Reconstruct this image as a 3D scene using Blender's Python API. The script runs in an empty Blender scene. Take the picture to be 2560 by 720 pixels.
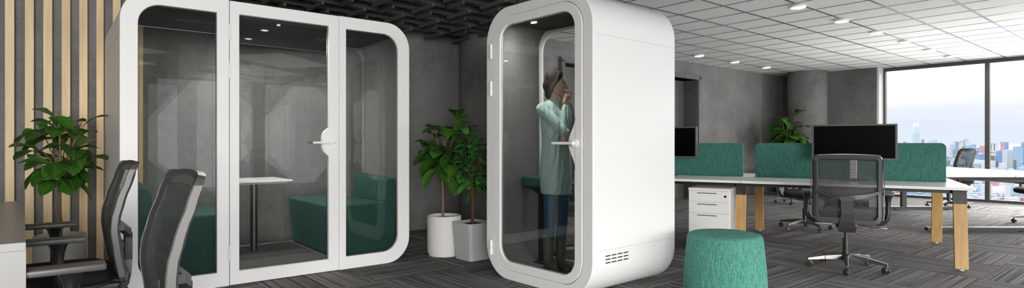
import bpy, bmesh, math, random
from mathutils import Vector, Matrix, Euler

random.seed(7)
sc = bpy.context.scene
COL = sc.collection
F, CX, HY, EYE = 1440.0, 1280.0, 358.0, 1.13       # focal length in px, centre, horizon row, eye height
R_ = math.radians
RA = R_(39.53)                                     # the room's main direction
U = Vector((math.cos(RA), math.sin(RA), 0)); V = Vector((-math.sin(RA), math.cos(RA), 0))
def uv(u, v, z=0): return U * u + V * v + Vector((0, 0, z))
CEIL = 2.74
WALLV = 6.575
WINU = 14.10

# ---------------------------------------------------------------- materials
def mat(name, col=(.5, .5, .5), rough=.5, metal=0, spec=.5, **kw):
    m = bpy.data.materials.new(name); m.use_nodes = True
    b = m.node_tree.nodes['Principled BSDF']
    b.inputs['Base Color'].default_value = (*col, 1); b.inputs['Roughness'].default_value = rough
    b.inputs['Metallic'].default_value = metal; b.inputs['Specular IOR Level'].default_value = spec
    for k, v in kw.items(): b.inputs[k].default_value = v
    return m
class N:
    """tiny node-tree helper"""
    def __init__(s, m): s.m = m; s.t = m.node_tree; s.b = s.t.nodes.get('Principled BSDF')
    def n(s, typ, **kw):
        nd = s.t.nodes.new(typ)
        for k, v in kw.items():
            if k.startswith('i_'):
                key = k[2:]; key = int(key) if key.isdigit() else key
                if isinstance(v, bpy.types.NodeSocket): s.t.links.new(v, nd.inputs[key])
                else: nd.inputs[key].default_value = v
            else: setattr(nd, k, v)
        return nd
    def l(s, a, b): s.t.links.new(a, b)
    def math(s, op, a, b=None, c=None):
        nd = s.t.nodes.new('ShaderNodeMath'); nd.operation = op
        for i, v in enumerate((a, b, c)):
            if v is None: continue
            if isinstance(v, bpy.types.NodeSocket): s.t.links.new(v, nd.inputs[i])
            else: nd.inputs[i].default_value = v
        return nd.outputs[0]
    def ramp(s, fac, stops):
        nd = s.t.nodes.new('ShaderNodeValToRGB'); s.t.links.new(fac, nd.inputs[0])
        e = nd.color_ramp.elements
        while len(e) > len(stops): e.remove(e[-1])
        while len(e) < len(stops): e.new(.5)
        for el, (p, c) in zip(e, stops):
            el.position = p; el.color = (*c, 1) if len(c) == 3 else c
        return nd.outputs[0]
    def obj(s, scale=(1, 1, 1), rot=(0, 0, 0), world=False):
        if world: src = s.n('ShaderNodeNewGeometry').outputs['Position']
        else: src = s.n('ShaderNodeTexCoord').outputs['Object']
        mp = s.n('ShaderNodeMapping'); s.l(src, mp.inputs[0])
        mp.inputs['Scale'].default_value = scale; mp.inputs['Rotation'].default_value = rot
        return mp.outputs[0]
    def noise(s, vec, scale=5, detail=3, rough=.5):
        nd = s.n('ShaderNodeTexNoise', i_Scale=scale, i_Detail=detail, i_Roughness=rough); s.l(vec, nd.inputs['Vector'])
        return nd.outputs['Fac']
    def bump(s, h, strength=.2, dist=.01):
        nd = s.n('ShaderNodeBump', i_Strength=strength, i_Distance=dist); s.l(h, nd.inputs['Height'])
        s.l(nd.outputs[0], s.b.inputs['Normal'])
    def color(s, c): s.l(c, s.b.inputs['Base Color'])
def g(v): return (v, v, v * .97)

M = {}
M['white'] = mat('white_lacquer', (.80, .795, .785), .38)
M['white2'] = mat('white_laminate', (.87, .87, .86), .22)
M['grey_box'] = mat('pale_grey_laminate', (.33, .326, .318), .3)
M['seam'] = mat('seam_shadow_gap', (.55, .545, .535), .8)
M['black'] = mat('black_plastic', (.018, .018, .018), .42)
M['charcoal'] = mat('charcoal_plastic', (.045, .044, .043), .33)
M['framegrey'] = mat('grey_nylon_frame', (.085, .084, .082), .36)
M['rail'] = mat('silver_grey_rail', (.15, .148, .143), .4, .3)
M['graphite'] = mat('graphite_metal', (.13, .128, .125), .33, .8)
M['darkmetal'] = mat('dark_steel', (.10, .098, .095), .3, .85)
M['bezel'] = mat('grey_bezel', (.085, .081, .077), .4)
M['screen'] = mat('black_screen', (.0012, .0012, .0012), .22, spec=.06)
M['alu'] = mat('aluminium', (.62, .61, .59), .3, 1)
M['soil'] = mat('potting_soil', (.02, .014, .01), .95)
M['bark'] = mat('tan_bark', (.20, .12, .065), .8)
M['darkbark'] = mat('dark_bark', (.09, .045, .028), .8)
M['potgrey'] = mat('pale_grey_planter', (.42, .44, .43), .4)
M['skin'] = mat('skin', (.60, .37, .275), .55)
M['lip'] = mat('lip', (.36, .13, .10), .5)
M['eye'] = mat('eye', (.05, .04, .035), .2)
M['hair'] = mat('dark_brown_hair', (.020, .013, .008), .75, spec=.25)
M['boot'] = mat('olive_green_leather', (.075, .095, .055), .55)
M['tbar'] = mat('ceiling_grid_metal', (.32, .32, .31), .22, .95)
M['sill'] = mat('window_frame_metal', (.075, .070, .064), .45, .2)
M['jamb'] = mat('white_jamb', (.7, .69, .67), .5)
M['rubber'] = mat('foot_white_plastic', (.75, .75, .73), .5)
M['hole'] = mat('vent_hole', (.006, .006, .006), .9)
M['holeg'] = mat('vent_hole_rim', (.30, .30, .29), .5)

def two_tone(key, name, c0, c1, scale, rough=.8, stretch=(1, 1, 1), bump=0, detail=3, lo=.35, hi=.65):
    m = mat(name, c1, rough); n = N(m)
    f = n.noise(n.obj(stretch), scale, detail)
    n.color(n.ramp(f, [(lo, c0), (hi, c1)]))
    if bump: n.bump(f, bump, .004)
    M[key] = m
two_tone('lining', 'grey_felt_lining', (.045, .045, .044), (.21, .21, .205), 420, .95, detail=1, lo=.4, hi=.6)
two_tone('darkfelt', 'charcoal_felt_ceiling', (.020, .020, .0195), (.036, .036, .035), 200, .95, detail=2)
two_tone('baffle', 'charcoal_acoustic_felt', (.032, .031, .028), (.095, .092, .083), 130, .95, detail=2)
two_tone('podcarpet', 'grey_pod_carpet', (.05, .05, .049), (.13, .128, .125), 220, .98, bump=.3, detail=2)
two_tone('blackfabric', 'black_seat_fabric', (.006, .006, .006), (.013, .013, .013), 300, .9)
two_tone('greenfabric', 'dark_green_seat_fabric', (.006, .022, .019), (.010, .034, .028), 300, .9)
two_tone('sofa', 'teal_sofa_cloth', (.010, .070, .057), (.014, .088, .072), 160, .75)
two_tone('sweater', 'mint_knit', (.30, .46, .42), (.37, .54, .49), 60, .9, bump=.1)
two_tone('jeans', 'blue_denim', (.022, .065, .125), (.035, .09, .16), 180, .85)

def fabric(key, name, dark, lite):
    m = mat(name, lite, .9); n = N(m)
    a = n.noise(n.obj((420, 420, 60)), 1, 2); b = n.noise(n.obj((60, 60, 420)), 1, 2)
    c = n.noise(n.obj((150, 150, 14)), 1, 2)
    s_ = n.math('ADD', n.math('MULTIPLY', a, .45), n.math('ADD', n.math('MULTIPLY', b, .3), n.math('MULTIPLY', c, .35)))
    n.color(n.ramp(s_, [(.40, dark), (.70, lite)])); n.bump(s_, .25, .003); M[key] = m
n = N(M['sweater']); n.b.inputs['Sheen Weight'].default_value = .2
wv = n.n('ShaderNodeTexWave', i_Scale=5.5, i_Distortion=6.0, i_Detail=2.0); wv.inputs['Detail Scale'].default_value = 1.4; n.l(n.obj((1, 1, .55), (.5, .3, .2)), wv.inputs['Vector'])
n.bump(wv.outputs['Fac'], .45, .04)
fabric('screenfab', 'teal_weave', (.014, .078, .061), (.066, .235, .188))
fabric('pouf', 'teal_pouf_weave', (.010, .095, .074), (.135, .43, .345))

def concrete(key, name, lo, hi, pit, tint=(1, .98, .95)):
    m = mat(name, (hi, hi, hi), .72, spec=.35); n = N(m)
    v = n.obj(world=True)
    a = n.noise(v, 1.1, 5, .6); b = n.noise(v, 16, 6, .72); c = n.noise(v, 75, 3, .7)
    s_ = n.math('ADD', n.math('MULTIPLY', a, .55), n.math('ADD', n.math('MULTIPLY', b, .30), n.math('MULTIPLY', c, .22)))
    col = n.ramp(s_, [(.42, tuple(lo * t for t in tint)), (.62, tuple(hi * t for t in tint))])
    vo = n.n('ShaderNodeTexVoronoi', i_Scale=55.0); n.l(v, vo.inputs['Vector'])
    sp = n.math('MULTIPLY', n.math('LESS_THAN', n.math('ADD', vo.outputs['Distance'], n.math('MULTIPLY', n.noise(v, 60, 2), .40)), .31), n.math('GREATER_THAN', n.noise(v, 6, 2), .52))
    mx = n.n('ShaderNodeMix', data_type='RGBA'); n.l(sp, mx.inputs[0]); n.l(col, mx.inputs[6])
    mx.inputs[7].default_value = (pit, pit, pit, 1)
    n.color(mx.outputs[2]); n.bump(n.math('SUBTRACT', s_, n.math('MULTIPLY', sp, .6)), .35, .01); M[key] = m
concrete('concrete', 'dark_concrete', .105, .185, .03)
concrete('concrete_l', 'pitted_concrete', .115, .20, .03)

def wood(key, name, c0, c1, axis=2):
    m = mat(name, c1, .45); n = N(m)
    st = [16, 16, 16]; st[axis] = 1.2
    oi = n.n('ShaderNodeObjectInfo')
    va = n.n('ShaderNodeVectorMath', operation='ADD'); n.l(n.obj(tuple(st)), va.inputs[0]); 
    sc_ = n.n('ShaderNodeVectorMath', operation='SCALE'); n.l(oi.outputs['Location'], sc_.inputs[0]); sc_.inputs['Scale'].default_value = 5.3
    n.l(sc_.outputs[0], va.inputs[1])
    f = n.noise(va.outputs[0], 1.6, 5, .6)
    n.color(n.ramp(f, [(.3, c0), (.68, c1)])); M[key] = m
wood('maple', 'pale_maple', (.64, .455, .235), (.80, .62, .385))
wood('oak', 'honey_ash_wood', (.44, .245, .075), (.58, .36, .135))

def carpet():
    m = mat('striped_carpet_tiles', (.06, .06, .06), .97, spec=.1); n = N(m)
    v = n.obj(rot=(0, 0, -RA), world=True)
    sx = n.n('ShaderNodeSeparateXYZ'); n.l(v, sx.inputs[0]); u_, v_ = sx.outputs[0], sx.outputs[1]
    T = .78
    iu = n.math('FLOOR', n.math('DIVIDE', n.math('SUBTRACT', u_, 2.16), T))
    iv = n.math('FLOOR', n.math('DIVIDE', n.math('SUBTRACT', v_, 4.34), T))
    par = n.math('ABSOLUTE', n.math('MODULO', n.math('ADD', iu, iv), 2.0))
    def pick(a, b):
        mx = n.n('ShaderNodeMix'); n.l(par, mx.inputs[0]); n.l(a, mx.inputs[2]); n.l(b, mx.inputs[3]); return mx.outputs[0]
    ac = pick(v_, u_); al = pick(u_, v_)
    tid = n.math('ADD', n.math('MULTIPLY', iu, 3.71), n.math('MULTIPLY', iv, 7.93))
    def stripes(fa, fl):
        cb = n.n('ShaderNodeCombineXYZ'); n.l(n.math('MULTIPLY', ac, fa), cb.inputs[0]); n.l(n.math('MULTIPLY', al, fl), cb.inputs[1]); n.l(tid, cb.inputs[2])
        return n.noise(cb.outputs[0], 1, 1.5, .5)
    a = stripes(105, .55); b = stripes(30, .22); d_ = stripes(60, 5.0); c = n.noise(n.obj(world=True), 330, 1)
    s_ = n.math('ADD', n.math('MULTIPLY', a, .55), n.math('ADD', n.math('MULTIPLY', b, .28), n.math('ADD', n.math('MULTIPLY', c, .16), n.math('MULTIPLY', d_, .10))))
    n.color(n.ramp(s_, [(.39, (.026, .0252, .0243)), (.51, (.104, .100, .096)), (.66, (.28, .272, .264))]))
    n.bump(s_, .3, .006); M['carpet'] = m
carpet()

def ceiling_tile():
    m = mat('mineral_ceiling_tile', (.7, .7, .69), .9, spec=.2); n = N(m)
    f = n.noise(n.obj(world=True), 190, 2)
    n.color(n.ramp(f, [(.30, (.72, .72, .705)), (.48, (.92, .92, .905))])); n.bump(f, .3, .004); M['tile'] = m
ceiling_tile()

def pot_white():
    m = mat('white_hammered_ceramic', (.68, .67, .64), .7); n = N(m)
    vo = n.n('ShaderNodeTexVoronoi', i_Scale=85.0); n.l(n.obj(), vo.inputs['Vector'])
    n.bump(vo.outputs['Distance'], .6, .006); M['potwhite'] = m
pot_white()

def leaf(key, name, c0, c1, vein, amt):
    m = mat(name, c1, .38); n = N(m)
    uvn = n.n('ShaderNodeUVMap'); sx = n.n('ShaderNodeSeparateXYZ'); n.l(uvn.outputs[0], sx.inputs[0])
    x = n.math('ABSOLUTE', n.math('SUBTRACT', sx.outputs[0], .5)); y = sx.outputs[1]
    mid = n.math('LESS_THAN', x, .016)
    ph = n.math('FRACT', n.math('MULTIPLY', n.math('SUBTRACT', y, n.math('MULTIPLY', x, .75)), 6.0))
    side = n.math('MULTIPLY', n.math('LESS_THAN', n.math('ABSOLUTE', n.math('SUBTRACT', ph, .5)), .045), amt)
    vn = n.math('MAXIMUM', mid, side)
    rnd = n.n('ShaderNodeAttribute', attribute_name='leaf_id')
    f = n.math('ADD', n.math('MULTIPLY', n.noise(n.obj(), 14, 2), .5), n.math('MULTIPLY', rnd.outputs['Fac'], .5))
    base = n.ramp(f, [(.25, c0), (.75, c1)])
    mx = n.n('ShaderNodeMix', data_type='RGBA'); n.l(vn, mx.inputs[0]); n.l(base, mx.inputs[6]); mx.inputs[7].default_value = (*vein, 1)
    n.color(mx.outputs[2]); M[key] = m
leaf('figleaf', 'fig_leaf', (.016, .062, .008), (.05, .16, .018), (.10, .17, .025), .6)
leaf('roundleaf', 'round_leaf', (.015, .075, .014), (.05, .19, .035), (.16, .30, .08), .25)

def glass_thin(key, name, tint=(.93, .94, .93), refl=1.0):
    m = bpy.data.materials.new(name); m.use_nodes = True; t = m.node_tree; t.nodes.clear(); n = N(m)
    o = n.n('ShaderNodeOutputMaterial'); tr = n.n('ShaderNodeBsdfTransparent', i_Color=(*tint, 1))
    gl = n.n('ShaderNodeBsdfGlossy', i_Roughness=.0); gl.inputs['Color'].default_value = (refl, refl, refl, 1)
    fr = n.n('ShaderNodeFresnel', i_IOR=1.45)
    mx = n.n('ShaderNodeMixShader'); n.l(fr.outputs[0], mx.inputs[0]); n.l(tr.outputs[0], mx.inputs[1]); n.l(gl.outputs[0], mx.inputs[2])
    n.l(mx.outputs[0], o.inputs[0]); M[key] = m
glass_thin('glass', 'clear_glass'); glass_thin('glass_win', 'window_glass', (.985, .99, .99))
def glass_bend(key, name, tint):
    m = bpy.data.materials.new(name); m.use_nodes = True; t = m.node_tree; t.nodes.clear(); n = N(m)
    o = n.n('ShaderNodeOutputMaterial'); gl = n.n('ShaderNodeBsdfGlass', i_Roughness=0.0, i_IOR=1.45)
    gl.inputs['Color'].default_value = (*tint, 1); n.l(gl.outputs[0], o.inputs[0]); M[key] = m
glass_bend('glass_bend', 'thick_acoustic_glass', (.90, .91, .90))

def mesh_fabric():
    m = bpy.data.materials.new('chair_mesh_weave'); m.use_nodes = True; n = N(m)
    n.b.inputs['Base Color'].default_value = (.05, .05, .05, 1); n.b.inputs['Roughness'].default_value = .6
    tc = n.n('ShaderNodeTexCoord'); sx = n.n('ShaderNodeSeparateXYZ'); n.l(tc.outputs['Object'], sx.inputs[0])
    z = n.math('FRACT', n.math('MULTIPLY', sx.outputs[2], 135)); x = n.math('FRACT', n.math('MULTIPLY', sx.outputs[0], 95))
    a = n.math('MAXIMUM', n.math('LESS_THAN', z, .60), n.math('LESS_THAN', x, .34))
    tr = n.n('ShaderNodeBsdfTransparent'); mx = n.n('ShaderNodeMixShader'); out = n.t.nodes['Material Output']
    n.l(a, mx.inputs[0]); n.l(tr.outputs[0], mx.inputs[1]); n.l(n.b.outputs[0], mx.inputs[2]); n.l(mx.outputs[0], out.inputs[0])
    M['mesh'] = m
mesh_fabric()
def emit(key, name, col, s_):
    m = bpy.data.materials.new(name); m.use_nodes = True; t = m.node_tree; t.nodes.clear(); n = N(m)
    o = n.n('ShaderNodeOutputMaterial'); e = n.n('ShaderNodeEmission', i_Strength=s_); e.inputs[0].default_value = (*col, 1)
    n.l(e.outputs[0], o.inputs[0]); M[key] = m
emit('lamp', 'lamp_diffuser', (1, .98, .94), 5.0)
emit('lamp_small', 'downlight_lens', (1, .98, .95), 1.2)

# ---------------------------------------------------------------- mesh builder
def rloop(x0, z0, x1, z1, rad=(0, 0, 0, 0), n=10):
    """rounded rectangle, radii bl, br, tr, tl; always 4*(n+1) points"""
    pts = []
    cs = [(x0, z0, 1, 1, 180), (x1, z0, -1, 1, 270), (x1, z1, -1, -1, 0), (x0, z1, 1, -1, 90)]
    for (x, z, sx, sz, a0), r in zip(cs, rad):
        r = max(r, .0006)
        cx_, cz_ = x + sx * r, z + sz * r
        for i in range(n + 1):
            a = R_(a0 + 90 * i / n); pts.append((cx_ + r * math.cos(a), cz_ + r * math.sin(a)))
    return pts
class MB:
    def __init__(s): s.bm = bmesh.new()
    def face(s, vs):
        try: return s.bm.faces.new(vs)
        except ValueError: return None
    def box(s, c, size, rot=None, bevel=0, seg=2):
        r = bmesh.ops.create_cube(s.bm, size=1.0)
        vs = r['verts']; mtx = Matrix.Translation(Vector(c)) @ (rot.to_matrix().to_4x4() if rot else Matrix()) @ Matrix.Diagonal((*size, 1))
        bmesh.ops.transform(s.bm, matrix=mtx, verts=vs)
        if bevel:
            es = list({e for v in vs for e in v.link_edges})
            bmesh.ops.bevel(s.bm, geom=es, offset=bevel, segments=seg, affect='EDGES', profile=.5)
        return s
    def bb(s, a, b, bevel=0, seg=2):
        return s.box([(p + q) / 2 for p, q in zip(a, b)], [abs(q - p) for p, q in zip(a, b)], None, bevel, seg)
    def hull(s, bottom, top):
        """solid between two equal-length closed rings of 3-D points"""
        a = [s.bm.verts.new(p) for p in bottom]; b = [s.bm.verts.new(p) for p in top]
        k = len(a)
        for i in range(k): s.face((a[i], a[(i + 1) % k], b[(i + 1) % k], b[i]))
        s.face(list(reversed(a))); s.face(b); return s
    def tube(s, pts, rad, n=12, sx=1, sy=1, cap=True, up=None):
        pts = [Vector(p) for p in pts]; rings = []
        if not hasattr(rad, '__len__'): rad = [rad] * len(pts)
        ref = Vector(up) if up else None
        for i, p in enumerate(pts):
            d = (pts[min(i + 1, len(pts) - 1)] - pts[max(i - 1, 0)]).normalized()
            if ref is None:
                ref = Vector((0, 0, 1)) if abs(d.z) < .9 else Vector((1, 0, 0))
            a = d.cross(ref)
            if a.length < 1e-4: a = d.orthogonal()
            a.normalize(); b = a.cross(d).normalized(); 
            if up is None: ref = b
            rings.append([s.bm.verts.new(p + (a * math.cos(2 * math.pi * k / n) * sx + b * math.sin(2 * math.pi * k / n) * sy) * rad[i]) for k in range(n)])
        for r0, r1 in zip(rings, rings[1:]):
            for k in range(n): s.face((r0[k], r0[(k + 1) % n], r1[(k + 1) % n], r1[k]))
        if cap: s.face(list(reversed(rings[0]))); s.face(rings[-1])
        return s
    def capsule(s, pts, rad, n=12):
        pts = [Vector(p) for p in pts]
        s.tube(pts, rad, n)
        rr = rad if hasattr(rad, '__len__') else [rad] * len(pts)
        for p, r in zip(pts, rr): s.ell(p, (r, r, r), 10, 6)
        return s
    def cyl(s, p0, p1, r0, r1=None, n=20): return s.tube([p0, p1], [r0, r1 if r1 is not None else r0], n)
    def ell(s, c, r, nu=20, nv=12, rot=None):
        q = bmesh.ops.create_uvsphere(s.bm, u_segments=nu, v_segments=nv, radius=1)
        mtx = Matrix.Translation(Vector(c)) @ (rot.to_matrix().to_4x4() if rot else Matrix()) @ Matrix.Diagonal((*r, 1))
        bmesh.ops.transform(s.bm, matrix=mtx, verts=q['verts']); return s
    def lathe(s, prof, c=(0, 0, 0), n=40):
        c = Vector(c); rings = []
        for r, z in prof:
            if r < 1e-5: rings.append([s.bm.verts.new(c + Vector((0, 0, z)))])
            else: rings.append([s.bm.verts.new(c + Vector((r * math.cos(2 * math.pi * k / n), r * math.sin(2 * math.pi * k / n), z))) for k in range(n)])
        for a, b in zip(rings, rings[1:]):
            for k in range(n):
                k2 = (k + 1) % n
                if len(a) == 1 and len(b) > 1: s.face((a[0], b[k2], b[k]))
                elif len(b) == 1 and len(a) > 1: s.face((a[k], a[k2], b[0]))
                elif len(a) > 1: s.face((a[k], a[k2], b[k2], b[k]))
        return s
    def ring(s, outer, inner, y0, y1):
        """frame in the xz plane between two loops of equal count, thick from y0 to y1"""
        k = len(outer)
        of = [s.bm.verts.new((x, y0, z)) for x, z in outer]; ob = [s.bm.verts.new((x, y1, z)) for x, z in outer]
        jf = [s.bm.verts.new((x, y0, z)) for x, z in inner]; jb = [s.bm.verts.new((x, y1, z)) for x, z in inner]
        for i in range(k):
            j = (i + 1) % k
            s.face((of[i], of[j], jf[j], jf[i])); s.face((ob[j], ob[i], jb[i], jb[j]))
            s.face((of[j], of[i], ob[i], ob[j])); s.face((jf[i], jf[j], jb[j], jb[i]))
        return s
    def plate(s, loop, y0, y1):
        a = [s.bm.verts.new((x, y0, z)) for x, z in loop]; b = [s.bm.verts.new((x, y1, z)) for x, z in loop]; k = len(a)
        for i in range(k): s.face((a[(i + 1) % k], a[i], b[i], b[(i + 1) % k]))
        s.face(a); s.face(list(reversed(b))); return s
    def sheet(s, loop, y):
        s.face([s.bm.verts.new((x, y, z)) for x, z in loop]); return s
    def slab(s, loop, z0, z1):
        """outline in xy, thick in z"""
        a = [s.bm.verts.new((x, y, z0)) for x, y in loop]; b = [s.bm.verts.new((x, y, z1)) for x, y in loop]; k = len(a)
        for i in range(k): s.face((a[i], a[(i + 1) % k], b[(i + 1) % k], b[i]))
        s.face(list(reversed(a))); s.face(b); return s
    def build(s, name, m, parent=None, smooth=True, bevel=0, recalc=True, angle=35):
        if recalc: bmesh.ops.recalc_face_normals(s.bm, faces=s.bm.faces)
        me = bpy.data.meshes.new(name); s.bm.to_mesh(me); s.bm.free()
        for mm in (m if isinstance(m, (list, tuple)) else [m]): me.materials.append(mm)
        if smooth:
            me.polygons.foreach_set('use_smooth', [True] * len(me.polygons))
            me.set_sharp_from_angle(angle=R_(angle))
        o = bpy.data.objects.new(name, me); COL.objects.link(o)
        if parent: o.parent = parent
        if bevel:
            b = o.modifiers.new('bevel', 'BEVEL'); b.width = bevel; b.segments = 2; b.limit_method = 'ANGLE'; b.angle_limit = R_(40)
        return o
def tag(o, label, cat, group=None):
    o['label'] = label; o['category'] = cat
    if group: o['group'] = group
    return o
def thing(name, label, cat, loc=(0, 0, 0), rz=0, group=None, scale=1):
    o = bpy.data.objects.new(name, None); COL.objects.link(o); o.empty_display_size = .1
    o.location = loc; o.rotation_euler = (0, 0, rz); o.scale = (scale,) * 3
    return tag(o, label, cat, group)
def struct(o): o['kind'] = 'structure'; return o
def place(o, loc, rz=0): o.location = loc; o.rotation_euler = (0, 0, rz); return o
def copy_tree(o, parent=None):
    kids = [c for c in KIDS.get(o.name, o.children)]
    c = o.copy(); COL.objects.link(c)
    if parent: c.parent = parent
    for k in kids: copy_tree(k, c)
    return c
KIDS = {}
def floor_pt(px, py): y = F * EYE / (py - HY); return Vector(((px - CX) / F * y, y, 0))

# ---------------------------------------------------------------- camera
cam = bpy.data.cameras.new('camera'); co = bpy.data.objects.new('camera', cam); COL.objects.link(co)
cam.sensor_width = 36; cam.lens = 36 * F / 2560; cam.shift_y = (HY - 360) / 2560
cam.clip_start = .05; cam.clip_end = 40000
co.location = (0, 0, EYE); co.rotation_euler = (R_(90), 0, 0); sc.camera = co

# ---------------------------------------------------------------- room shell
def room_box(name, u0, u1, v0, v1, z0, z1, m):
    b = MB(); b.bb((u0, v0, z0), (u1, v1, z1)); o = b.build(name, m, smooth=False); o.rotation_euler = (0, 0, RA); return struct(o)
VR, UL = -6.5, -8.0
room_box('floor', UL - .2, WINU + .3, VR - .2, WALLV + .3, -.2, 0, M['carpet'])
room_box('ceiling', 5.0, WINU + .3, VR - .2, WALLV + .3, CEIL, CEIL + .2, M['tile'])
room_box('ceiling', UL - .2, 5.0, VR - .2, WALLV + .3, CEIL, CEIL + .2, M['darkfelt'])
room_box('wall_left', UL - .2, UL, VR - .2, WALLV + .3, 0, CEIL, M['concrete'])
# back wall, with a doorway opening
def wall_u(px, vplane):
    k = (px - CX) / F; return vplane * (V.x - k * V.y) / (k * U.y - U.x)
du0, du1, dz = wall_u(1697, WALLV) - .55, wall_u(1741, WALLV), 2.40
b = MB()
b.bb((UL - .2, WALLV, 0), (du0, WALLV + .3, CEIL)); b.bb((du1, WALLV, 0), (WINU + .3, WALLV + .3, CEIL)); b.bb((du0, WALLV, dz), (du1, WALLV + .3, CEIL))
o = b.build('wall_back', M['concrete_l'], smooth=False); o.rotation_euler = (0, 0, RA); struct(o)
b = MB(); b.bb((du0 - .1, WALLV + .3, 0), (du1 + .1, WALLV + .36, dz + .1))
o = b.build('door_1', M['lining'], smooth=False); o.rotation_euler = (0, 0, RA); struct(o)
b = MB(); b.bb((du1, WALLV - .06, 0), (du1 + .10, WALLV + .3, dz + .08)); b.bb((du0 - .1, WALLV - .06, dz), (du1 + .13, WALLV + .3, dz + .09)); b.bb((du0 - .1, WALLV - .06, 0), (du0, WALLV + .3, dz + .08))
o = b.build('trim_1', M['concrete'], smooth=False, bevel=.004); o.rotation_euler = (0, 0, RA); struct(o)
# window wall
W0, PITCH = 4.51, 1.75
room_box('wall_right', 13.75, WINU + .3, W0, WALLV, 0, CEIL, M['concrete'])
room_box('trim_2', 13.80, WINU + .12, W0 - .035, W0, 0, CEIL, M['jamb'])
for i in range(6):
    v1 = W0 - .04 - i * PITCH; v0 = v1 - PITCH
    loop = rloop(v0, 0, v1, CEIL); inn = rloop(v0 + .035, .05, v1 - .035, CEIL - .07)
    b = MB(); b.ring(loop, inn, -.05, .05)
    fr = b.build('window_%d' % (i + 1), M['sill'], smooth=False); fr.rotation_euler = (0, 0, RA + R_(90)); fr.location = uv(WINU, 0); struct(fr)
    b = MB(); b.sheet(rloop(v0 + .03, .045, v1 - .03, CEIL - .065), 0)
    p = b.build('pane', M['glass_win'], fr, smooth=False)
room_box('wall_right', WINU - .1, WINU + .3, VR, W0 - .04 - 6 * PITCH, 0, CEIL, M['concrete'])
# rear wall behind the camera: unseen, openings made up to hold added lamps
b = MB()
openings = [(-7.4, -5.2), (-4.9, -2.7), (-2.4, -.2), (.0, .95), (9.0, 11.2), (11.5, 13.7)]
soft_openings = [(2.0, 4.2), (4.5, 6.7), (7.0, 8.8)]                # dim added lamps here, for a soft haze on the panes
edges = [UL - .2] + [x for o_ in sorted(openings + soft_openings) for x in o_] + [WINU + .3]
for i in range(0, len(edges), 2): b.bb((edges[i], VR - .2, 0), (edges[i + 1], VR, CEIL))
o = b.build('wall_rear', M['concrete'], smooth=False); o.rotation_euler = (0, 0, RA); struct(o)
# columns
def column(name, c, r):
    b = MB(); b.cyl((0, 0, 0), (0, 0, CEIL), r, r, 64); o = b.build(name, M['concrete'], smooth=True); o.location = c; return struct(o)
def col_at(px_l, px_r, depth):
    al, ar = math.atan((px_l - CX) / F), math.atan((px_r - CX) / F); a = (al + ar) / 2; d = depth / math.cos(a)
    return Vector((math.sin(a) * d, math.cos(a) * d, 0)), d * math.sin((ar - al) / 2)
c, r = col_at(1149, 1330, 7.75); column('column_1', c, r)
c, r = col_at(1968, 2069, 13.05); column('column_2', c, r)
# ceiling grid
b = MB(); u = 5.27
ub, vb = 2.479 * U.x + 6.747 * U.y, 2.479 * V.x + 6.747 * V.y
k = -20
for i in range(-12, 40):
    uu = ub + i * .51
    if 5.0 < uu < WINU - .05: b.bb((uu - .006, VR, CEIL - .004), (uu + .006, WALLV, CEIL))
for j in range(-30, 12):
    vv = vb + j * .597
    if VR < vv < WALLV - .05: b.bb((5.0, vv - .010, CEIL - .006), (WINU, vv + .010, CEIL))
o = b.build('trim_3', M['tbar'], smooth=False); o.rotation_euler = (0, 0, RA); struct(o)

# ---------------------------------------------------------------- wood slats
slat_px = [(12, 36), (62, 85), (108, 131), (154, 176), (198, 219), (241, 259.5), (282, 302)]
spans = [(wall_u(a, WALLV - .045), wall_u(b_, WALLV - .045)) for a, b_ in slat_px]
pitch = (spans[-1][0] - spans[0][0]) / 6; wdt = sum(b_ - a for a, b_ in spans) / 7
spans += [(spans[-1][0] + pitch * 1.0, spans[-1][0] + pitch * 1.0 + wdt)]
spans.insert(0, (spans[0][0] - pitch, spans[0][0] - pitch + wdt))
for a, b_ in spans:
    b = MB(); w = b_ - a; b.bb((-w / 2, -.02, 0), (w / 2, .022, CEIL - .01), .003)
    o = b.build('wood_slat', M['maple'], smooth=False); place(o, uv((a + b_) / 2, WALLV - .023), RA)
    tag(o, 'tall pale maple slat standing against the dark concrete wall at far left', 'wood slat', 'maple slats on the left wall')

# ---------------------------------------------------------------- ceiling baffles
def baffle(length, h, w):
    b = MB(); b.box((0, 0, 0), (length, w, h)); return b.build('ceiling_baffle', M['baffle'], smooth=False)
BL = 'charcoal felt stick of the woven acoustic lattice hung under the dark ceiling'
protos = {}
def put_baffle(kind, u, v, z, yaw, L, h, w):
    if kind in protos: o = protos[kind].copy(); COL.objects.link(o)
    else: o = protos[kind] = baffle(L, h, w)
    place(o, uv(u, v, z), RA + yaw); tag(o, BL, 'ceiling baffle', 'acoustic lattice sticks over the meeting pod')
H90 = R_(90)
for iv in range(-2, 2):
    for iu in range(-3, 6):
        u1, v1 = 2.54 + .43 * iu, 5.405 + .595 * iv; u2, v2 = 2.727 + .43 * iu, 5.16 + .595 * iv
        if u1 < 4.9: put_baffle('a', u1, v1 + .19, 2.475, H90, .40, .032, .030)
        if u2 < 4.9 and v2 + .3 < WALLV: put_baffle('b', u2, v2 + .125, 2.49, H90, .27, .045, .030)
        if u1 < 4.6: put_baffle('c', u1 + .10, v1 + .10, 2.53, R_(7), .66, .060, .026)
        if u2 < 4.6: put_baffle('d', u2 + .10, v2 + .06, 2.535, R_(-6), .66, .055, .026)
        if u1 < 4.6: put_baffle('e', u1 + .20, v1 + .30, 2.59, R_(2), .58, .07, .03)

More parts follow.
